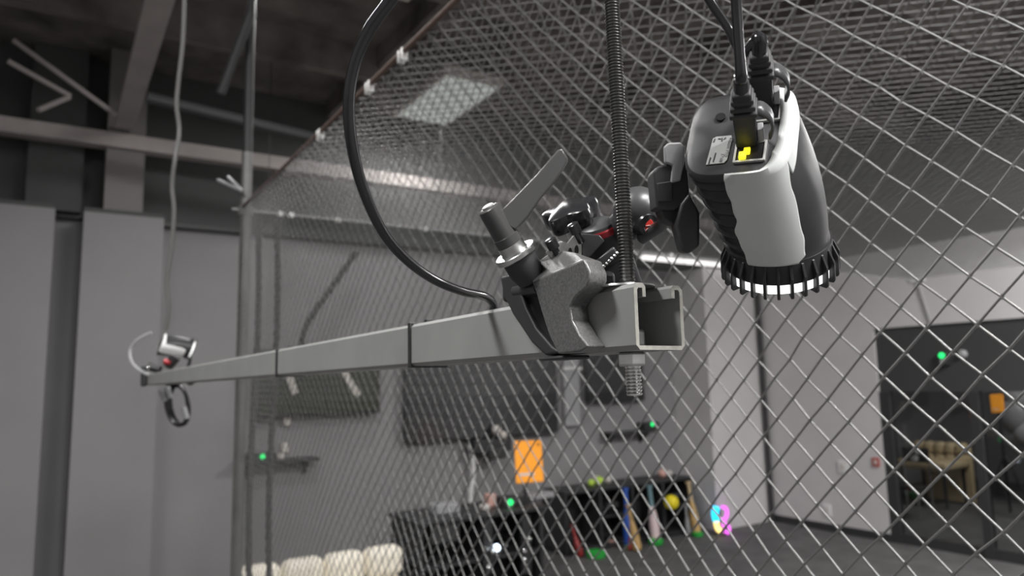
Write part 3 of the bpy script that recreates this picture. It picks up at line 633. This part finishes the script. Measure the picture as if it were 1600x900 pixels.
bm = BM(); box2(bm, (x0,7.93,z0), (x1,7.995,z1)); obj('duct', bm, 'greyplastic', cvr, bevel=.01)
zz = onY(890,576,7.9).z; bm = BM(); box2(bm, (x0-.03,7.90,zz-.02), (x1+.03,7.93,zz+.02)); obj('strap', bm, 'white', cvr, bevel=.006)
def shelf(px0, py0, px1, py1, label, lx, ly, Y=7.75):
    x0, x1, z0, z1 = rect(px0, py0, px1, py1, Y)
    t = thing('wall_shelf', label, 'shelf', ((x0+x1)/2,8,z0))
    bm = BM(); box2(bm, (x0,Y,(z0+z1)/2), (x1,8.0,(z0+z1)/2+.035)); obj('board', bm, 'frame', t, bevel=.004)
    for x in (x0+.1, x1-.12): bm = BM(); add_prism(bm, [(x,8.0,(z0+z1)/2),(x,Y+.05,(z0+z1)/2),(x,8.0,(z0+z1)/2-.16)], (.03,0,0)); obj('bracket', bm, 'frame', t)
    zt_ = (z0+z1)/2+.035
    p = onY(lx, ly, Y+.05)
    u = thing('network_box', 'small black box with green light on the ' + ('left' if px0 < 600 else 'right') + ' wall shelf', 'electronics', (p.x,Y+.1,zt_))
    bm = BM(); box2(bm, (p.x-.14,Y+.05,zt_), (p.x+.14,Y+.22,max(p.z+.03,zt_+.05))); obj('case', bm, 'black', u, bevel=.006)
    bm = BM(); add_lathe(bm, [(.028,0),(.026,.012),(.015,.016)], (p.x,Y+.05,p.z), (0,-1,0), 14); obj('indicator', bm, 'ledg', u)
    return zt_
zs = shelf(376, 718, 500, 730, 'dark wall shelf at lower left, below the greenish screen', 410, 713)
shelf(955, 672, 1026, 684, 'small dark wall shelf right of the orange tablet', 1019, 663)
for (px, py, lab) in ((440,716,'small white adapter lying at the right end of the left shelf box'), (446,700,'small white plug standing above the left wall shelf'), (449,658,'small white cable clip on the wall above the left shelf')):
    p = onY(px,py,7.93); bm = BM(); add_box(bm, (p.x,7.965,p.z), (.07,.07,.10)); tag(obj('wall_adapter', bm, 'offwhite', bevel=.012), lab, 'adapter')
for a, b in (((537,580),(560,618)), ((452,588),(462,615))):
    pa, pb = onY(*a,7.85), onY(*b,7.85); ax_ = (pb-pa).normalized(); bm = BM(); add_box(bm, (pa+pb)/2, (.07,(pb-pa).length,.004), ax_.cross(Vector((0,1,0))), ax_, Vector((0,1,0))); obj('screen_reflection', bm, 'offwhite', bpy.data.objects['wall_screen'], smooth=0)  # pale bars painted on the screen as reflected light
tp = smooth_pts([onY(x,y,7.9) for x,y in ((733,695),(738,715),(740,740),(737,762),(735,790))], 6)
bm = BM(); add_tube(bm, tp, .028, 10); tag(obj('white_cable', bm, 'white'), 'white cable hanging on the wall left of the orange tablet', 'cable')
wc = thing('tracking_camera', 'small dark camera unit on the wall under the large screen', 'camera', onY(760,690,7.8))
x0, x1, z0, z1 = rect(742, 688, 800, 704, 7.75); bm = BM(); box2(bm, (x0,7.75,z0), (x1,7.99,z1)); obj('bar', bm, 'black', wc, bevel=.01)
x0, x1, z0, z1 = rect(765, 700, 792, 716, 7.7); bm = BM(); box2(bm, (x0,7.7,z0), (x1,7.9,z1)); obj('housing', bm, 'frame', wc, bevel=.02)
bm = BM(); add_ball(bm, onY(776,672,7.75), .06, 14); add_ball(bm, onY(786,680,7.75), .05, 14); obj('cable_knot', bm, 'offwhite', wc)
# ================================================================== counter with tablet
CY0, CY1 = 6.3, 6.95
xl, xr = onY(655,814,CY0).x, onY(848,795,CY0).x; zc = onY(750,803,CY0).z
ct = thing('counter', 'black service counter below the orange tablet', 'counter', ((xl+xr)/2,CY0,0))
bm = BM(); box2(bm, (xl-.03,CY0-.03,zc-.04), (xr+.03,CY1,zc)); obj('top', bm, 'black', ct, bevel=.005)
for x in (xl, (xl+xr)/2, xr-.04): bm = BM(); box2(bm, (x,CY0,0), (x+.04,CY1,zc-.04)); obj('side_panel', bm, 'black', ct)
bm = BM(); box2(bm, (xl,CY1-.03,0), (xr,CY1,zc-.04)); obj('back_panel', bm, 'black', ct)
bm = BM(); box2(bm, (xl,CY0+.02,.42), (xr,CY1,.45)); obj('shelf', bm, 'black', ct)
bm = BM(); box2(bm, (xl+.12,CY0-.005,zc-.22), (xl+.42,CY0+.01,zc-.06)); obj('drawer', bm, 'frame', ct, bevel=.004)
def onct(px, Y): return onY(px, 800, Y).x
def item(name, px, w_, h_, d_, m, label, cat, Y=6.6, b=.01):
    x = onct(px, Y); bm = BM(); box2(bm, (x-w_/2,Y-d_/2,zc), (x+w_/2,Y+d_/2,zc+h_)); return tag(obj(name, bm, m, bevel=b), label, cat)
item('grey_case', 694, .26, .09, .2, 'greyplastic', 'flat grey case at the left end of the counter', 'box')
item('pink_box', 766, .09, .13, .1, 'pinkball', 'small pinkish box near the middle of the counter', 'box')
item('white_cup', 757, .09, .06, .09, 'offwhite', 'low pale tub left of the pinkish box on the counter', 'cup', 6.45, .02)
item('control_box', 797, .24, .10, .16, 'black', 'black box with a green light on the counter', 'electronics', 6.5)
p = onY(798,802,6.41); bm = BM(); add_lathe(bm, [(.032,0),(.030,.012),(.015,.016)], (p.x,6.415,zc+.05), (0,-1,0), 14); o = obj('indicator', bm, 'ledg', bpy.data.objects['control_box'])
item('grey_tray', 842, .30, .06, .2, 'greyplastic', 'grey tray at the right end of the counter', 'tray', 6.75)
tb = thing('tablet_stand', 'black desk stand holding the orange tablet on the counter', 'stand', (onY(823,780,6.6).x,6.6,zc))
x = onY(823,780,6.6).x; zlow = onY(823,752,6.6).z
bm = BM(); add_lathe(bm, [(.12,0),(.12,.012),(.03,.025)], (x,6.62,zc), (0,0,1), 24); obj('base', bm, 'black', tb)
bm = BM(); add_tube(bm, [(x,6.62,zc+.02),(x,6.64,zlow+.12)], .022, 12); obj('stem', bm, 'black', tb)
bm = BM(); add_box(bm, (x,6.63,zlow+.16), (.12,.03,.12)); obj('holder', bm, 'black', tb)
def tablet(P, U, V, w_, h_, label, parent=None):
    N = U.cross(V); t = thing('tablet', label, 'tablet', P)
    bm = BM(); add_box(bm, P, (w_,h_,.02), U, V, N); obj('case', bm, 'orange', t, bevel=.018, seg=3)
    for dx, dy, sx, sy, m in ((.36,.40,.05,.05,'black'),(-.12,-.30,.35,.045,'white')):
        bm = BM(); add_box(bm, P+U*(dx*w_)+V*(dy*h_)+N*.0105, (sx*w_*1.6,sy*h_*1.3,.003), U, V, N); obj('camera_hole' if m == 'black' else 'printed_mark', bm, m, t)
pts = [onY(*p,6.6) for p in ((806,690),(848,687),(846,752),(805,756))]
Pm = sum(pts, Vector())/4; U = (pts[1]-pts[0]).normalized(); V = Vector((.03,.10,1)).normalized(); U = (U-V*U.dot(V)).normalized()
tablet(Pm, U, V, (pts[1]-pts[0]).length, (pts[0]-pts[3]).length, 'bright orange cased tablet on a stand above the counter')
for i, (px, py, r, m, lab) in enumerate(((776,856,.035,'ledb','bright bluish white lamp under the counter'),(760,858,.025,'chrome','left chrome bead made for a glint beside the white lamp under the counter'),(770,863,.028,'chrome','chrome bead made for a glint just below the white lamp under the counter'),(790,852,.025,'chrome','chrome bead made for a glint right of the white lamp under the counter'),(826,842,.03,'chrome','upper chrome bead made for a glint at the right end of the counter'),(819,861,.028,'chrome','middle chrome bead made for a glint at the right end of the counter'),(819,874,.028,'chrome','lower chrome bead made for a glint at the right end of the counter'),(763,886,.026,'chrome','lowest chrome bead made for a glint under the counter'))):
    p = onY(px,py,CY0-.035)
    bm = BM(); add_ball(bm, p, r, 14); o = obj('under_counter_lamp' if i == 0 else 'knob', bm, m, ct)  # chrome balls added to give glints of unknown origin
    bm = BM(); add_tube(bm, [p, (p.x,CY0+.02,p.z)], r*.35, 8); obj('stalk', bm, 'black', o)
for px in (762, 822):
    x = onY(px,850,CY0).x; lo = max(.02, onY(px,896,CY0).z); bm = BM(); box2(bm, (x-.05,CY0-.012,lo), (x+.05,CY0+.03,zc-.08)); obj('rail_post', bm, 'black', ct)
# ================================================================== bat rack
RY0, RY1 = 7.42, 7.9
rl, rr = onY(884,830,RY0).x, onY(1085,800,RY0).x; rh = onY(980,757,RY0).z
rk = thing('bat_rack', 'black bat rack cabinet standing on the floor by the back wall', 'rack', ((rl+rr)/2,RY0,0))
bm = BM(); box2(bm, (rl,RY0,rh-.04), (rr,RY1,rh)); obj('top', bm, 'black', rk, bevel=.005)
bm = BM(); box2(bm, (rl,RY0,.02), (rr,RY1,.06)); obj('bottom', bm, 'black', rk, bevel=.004)
bm = BM(); box2(bm, (rl,RY1-.03,.06), (rr,RY1,rh-.04)); obj('back', bm, 'black', rk)
for k in range(5):
    x = rl+(rr-rl-.04)*k/4; bm = BM(); box2(bm, (x,RY0,.06), (x+.04,RY1-.03,rh-.04)); obj('upright', bm, 'black', rk, bevel=.004)
for k in (1, 3):
    x = rl+(rr-rl-.04)*k/4; bm = BM(); box2(bm, (x+.04,RY0+.05,rh*.48), (x+(rr-rl)/4,RY1-.03,rh*.48+.03)); obj('shelf', bm, 'black', rk)
    bm = BM(); box2(bm, (x+.12,RY0-.01,rh*.66), (x+.30,RY0+.02,rh*.74)); obj('plate', bm, 'frame', rk)
def bat(top, bot, m, grip, label, r=.034, Y=7.34, knob=True):
    r *= 1.25
    a, b = onY(*bot, Y-.06), onY(*top, Y+.04); ax_ = (b-a); L_ = ax_.length
    if a.z < .012: a.z = .012
    ax_ = b-a; L_ = ax_.length
    t = thing('baseball_bat', label, 'bat', a, 'bats leaning on the black rack')
    bm = BM(); add_lathe(bm, [(r*.7,0),(r,.02),(r*1.02,L_*.3),(r*.8,L_*.48),(r*.5,L_*.62)], a, ax_, 16); obj('barrel', bm, m, t)
    bm = BM(); add_lathe(bm, [(r*.5,L_*.62),(r*.45,L_*.75),(r*.46,L_*.955)], a, ax_, 14); obj('grip', bm, grip, t)
    bm = BM(); add_lathe(bm, [(r*.5,L_*.955),(r*.8,L_*.965),(r*.8,L_*.985),(r*.5,L_)], a, ax_, 14); obj('knob', bm, grip, t)
bat((893,820), (908,886), 'darkred', 'darkred', 'dark red bat at the left end of the rack')
bat((977,762), (983,852), 'blue', 'blue', 'blue bat standing in the middle of the rack', .048, 7.30)
bat((981,788), (997,870), 'wood', 'wood', 'natural wood bat leaning against the blue bat', .044, 7.14)
bat((1014,758), (1026,862), 'pink', 'teal', 'pale pink bat with teal grip', .052)
bat((1075,752), (1090,850), 'wood', 'lightwood', 'light wood bat at the right end of the rack', .046)
bat((1071,788), (1076,842), 'greybat', 'greybat', 'short grey bat behind the light wood bat', .03, 7.38)
bat((988,815), (984,860), 'darkred', 'darkred', 'short red bat between the blue and the wood bat', .026, 7.22)
def ball(px, py, r, m, label, Y, z=None, cat='ball'):
    p = onY(px,py,Y); p.z = p.z if z is None else z+r
    bm = BM(); add_ball(bm, p, r, 20); o = tag(obj('ball', bm, m), label, cat, None); return o, p
ball(924,762,.045,'lime','pale green ball on the rack top, the left of two',7.6,rh)
ball(937,762,.058,'lime','lime yellow ball on the rack top, the right of two',7.6,rh)
ball(950,758,.05,'offwhite','pale ball on the rack top right of the lime ball',7.65,rh)
ball(932,753,.05,'offwhite','pale ball behind the lime ball on the rack top',7.8,rh)
ball(1035,742,.06,'pinkball','pinkish ball on the rack top above the pale pink bat',7.6,rh)
ball(1046,747,.045,'offwhite','grey white ball beside the pinkish ball on the rack top',7.6,rh)
ball(1049,785,.10,'yellow','large bright yellow ball held on the front of the rack',7.30)
p = onY(1049,785,7.30); bm = BM(); add_tube(bm, [(p.x,7.41,p.z-.05),(p.x,7.30,p.z-.115),(p.x,7.22,p.z-.08)], .012, 8); obj('hook', bm, 'black', rk)
ball(956,850,.06,'pinkball','pinkish ball on the lower left of the rack',7.5)
p = onY(956,850,7.5); bm = BM(); box2(bm, (p.x-.2,RY0+.02,p.z-.09), (p.x+.2,RY1-.03,p.z-.06)); obj('shelf', bm, 'black', rk)
for px, py, s_, lab in ((925,884,.11,'big green bowl on the floor left of the rack'),(985,873,.07,'green cup at the foot of the wood bat'),(1024,864,.09,'green cup at the foot of the pale pink bat'),(1089,850,.07,'green cup at the foot of the light wood bat')):
    p = onY(px,py,7.24); bm = BM(); add_lathe(bm, [(s_*.8,0),(s_*1.0,.01),(s_*1.1,s_*.7),(s_*1.0,s_*.75),(s_*.6,s_*.8)], (p.x,7.15 if s_ > .1 else 7.22,0.0), (0,0,1), 20); tag(obj('green_cup', bm, 'green'), lab, 'cup')
ne = thing('neon_stand', 'small glowing multicolour lamp on the floor beside the rack', 'lamp', onY(1130,842,7.1))
zf = 0
def neon(pts, m, r=.022): bm = BM(); add_tube(bm, smooth_pts([onY(x,y,7.1) for x,y in pts], 6), r, 10); obj('light_tube', bm, m, ne)
neon([(1119,792),(1117,803),(1119,813)], 'cyan', .045); neon([(1119,815),(1121,825),(1126,830)], 'ylneon', .035)
neon([(1128,792),(1134,794),(1136,803),(1132,812),(1127,812)], 'magenta'); neon([(1130,820),(1137,822),(1138,831),(1132,834)], 'magenta', .028); neon([(1121,836),(1126,842),(1131,838)], 'magenta', .025)
p = onY(1127,845,7.1); bm = BM(); add_lathe(bm, [(.10,0),(.10,.02),(.03,.03),(.03,max(.06,p.z))], (p.x,7.13,0), (0,0,1), 16); obj('base', bm, 'black', ne)
bm = BM(); q = onY(1125,795,7.13); add_tube(bm, [(p.x,7.14,0.02),(q.x,7.14,q.z)], .02, 8); obj('stem', bm, 'black', ne)
# ================================================================== tufted sofas
def sofa(x0, x1, Y, zt, nseg, m, label, rows=2, ax='X', hh=.24, sh=.30):
    base = (x0+x1)/2
    def V(a, b, z): return Vector((a, b, z)) if ax == 'X' else Vector((b, a, z))
    t = thing('tufted_sofa', label, 'sofa', V(base, Y, 0)); wd = (x1-x0)/nseg
    for r_ in range(rows):
        z = zt-hh*(r_+.5)
        for k in range(nseg):
            bm = BM(); c_ = V(x0+wd*(k+.5), Y+.10, z); nx, nz = 8, 8
            s_ = (wd*.99, .20, hh*.99) if ax == 'X' else (.20, wd*.99, hh*.99)
            add_box(bm, c_, s_); o = obj('back_cushion', bm, m, t, bevel=min(.075,hh*.32), seg=5)
    bm = BM(); c_ = V((x0+x1)/2, Y+.22, zt*.5-.03); add_box(bm, c_, (x1-x0, .06, zt-.10) if ax == 'X' else (.06, x1-x0, zt-.10)); obj('back_board', bm, m, t, bevel=.02)
    bm = BM(); c_ = V((x0+x1)/2, Y-.25, sh); add_box(bm, c_, (x1-x0, .75, .14) if ax == 'X' else (.75, x1-x0, .14)); obj('seat', bm, m, t, bevel=.05, seg=3)
    for a in (x0+.1, x1-.1):
        for b in (-.5, .1): bm = BM(); add_lathe(bm, [(.02,0),(.03,sh-.05)], V(a, Y+b, 0), (0,0,1), 10); obj('leg', bm, 'black', t)
YS = 5.75
sofa(onY(372,905,YS).x, onY(634,870,YS).x, YS, onY(605,856,YS).z, 4, 'cream', 'cream tufted sofa back at the bottom edge left of the counter')
# ================================================================== room behind the glass
XS = 12.6
pa, pb = onX(1432,715,XS), onX(1512,705,XS)
sofa(min(pa.y,pb.y), max(pa.y,pb.y), XS-.1, onX(1470,690,XS).z, 5, 'tan', 'tan tufted sofa seen through the glass doors', ax='Y', hh=.19, sh=onX(1480,722,XS).z)
XT = 12.0
pts = [onX(*p,XT) for p in ((1548,617),(1568,616),(1568,644),(1549,645))]; Pm = sum(pts, Vector())/4
tablet(Pm, (pts[1]-pts[0]).normalized(), Vector((0,0,1)), (pts[1]-pts[0]).length, (pts[0]-pts[3]).length, 'small orange tablet behind the glass doors')
ts = thing('tablet_stand', 'dark tripod stand under the small orange tablet behind the glass', 'stand', (XT+.04,Pm.y,0))
bm = BM(); add_tube(bm, [(XT+.04,Pm.y,.5),(XT+.04,Pm.y,Pm.z)], .025, 10); obj('pole', bm, 'black', ts)
for k in range(3):
    a = 2*PI*k/3+.4; bm = BM(); add_tube(bm, [(XT+.04,Pm.y,.9),(XT+.04+.4*math.cos(a),Pm.y+.4*math.sin(a),.02)], .02, 8); obj('leg', bm, 'black', ts)
bx = onX(1592,640,13.0)
gb = thing('equipment_bag', 'pale grey lumpy equipment bag hanging right of the small orange tablet', 'bag', (13.0,bx.y,bx.z-.5))
for dy, dz, r_, m in ((0,.25,.22,'greyplastic'),(.06,-.1,.26,'greybat'),(-.08,-.35,.22,'greyplastic')): bm = BM(); add_ball(bm, (13.0,bx.y+dy,bx.z+dz), r_, 18, (.6,.9,1.1)); obj('pouch', bm, m, gb)
bm = BM(); add_tube(bm, [(13.0,bx.y,bx.z+.3),(13.0,bx.y,5.45)], .01, 6); obj('strap', bm, 'black', gb)
ch_ = onX(1420,712,11.0); cr = thing('metal_chair', 'grey metal chair just inside the glass at the left', 'chair', (11.0,ch_.y,0))
sy = ch_.y; sz = .45
bm = BM(); add_box(bm, (11.0,sy,sz), (.42,.42,.04)); obj('seat', bm, 'black', cr, bevel=.01)
for dx in (-.19,.19):
    for dy in (-.19,.19): bm = BM(); add_tube(bm, [(11+dx,sy+dy,0),(11+dx,sy+dy,ch_.z+.12 if dx > 0 else sz)], .014, 8); obj('leg', bm, 'chrome', cr)
bm = BM(); add_box(bm, (11.19,sy,ch_.z), (.03,.4,.22)); obj('backrest', bm, 'frame', cr, bevel=.01)
bm = BM(); add_ball(bm, onX(1429,716,10.9), .05, 12); add_ball(bm, onX(1433,706,10.9), .045, 12); obj('cap', bm, 'white', cr)
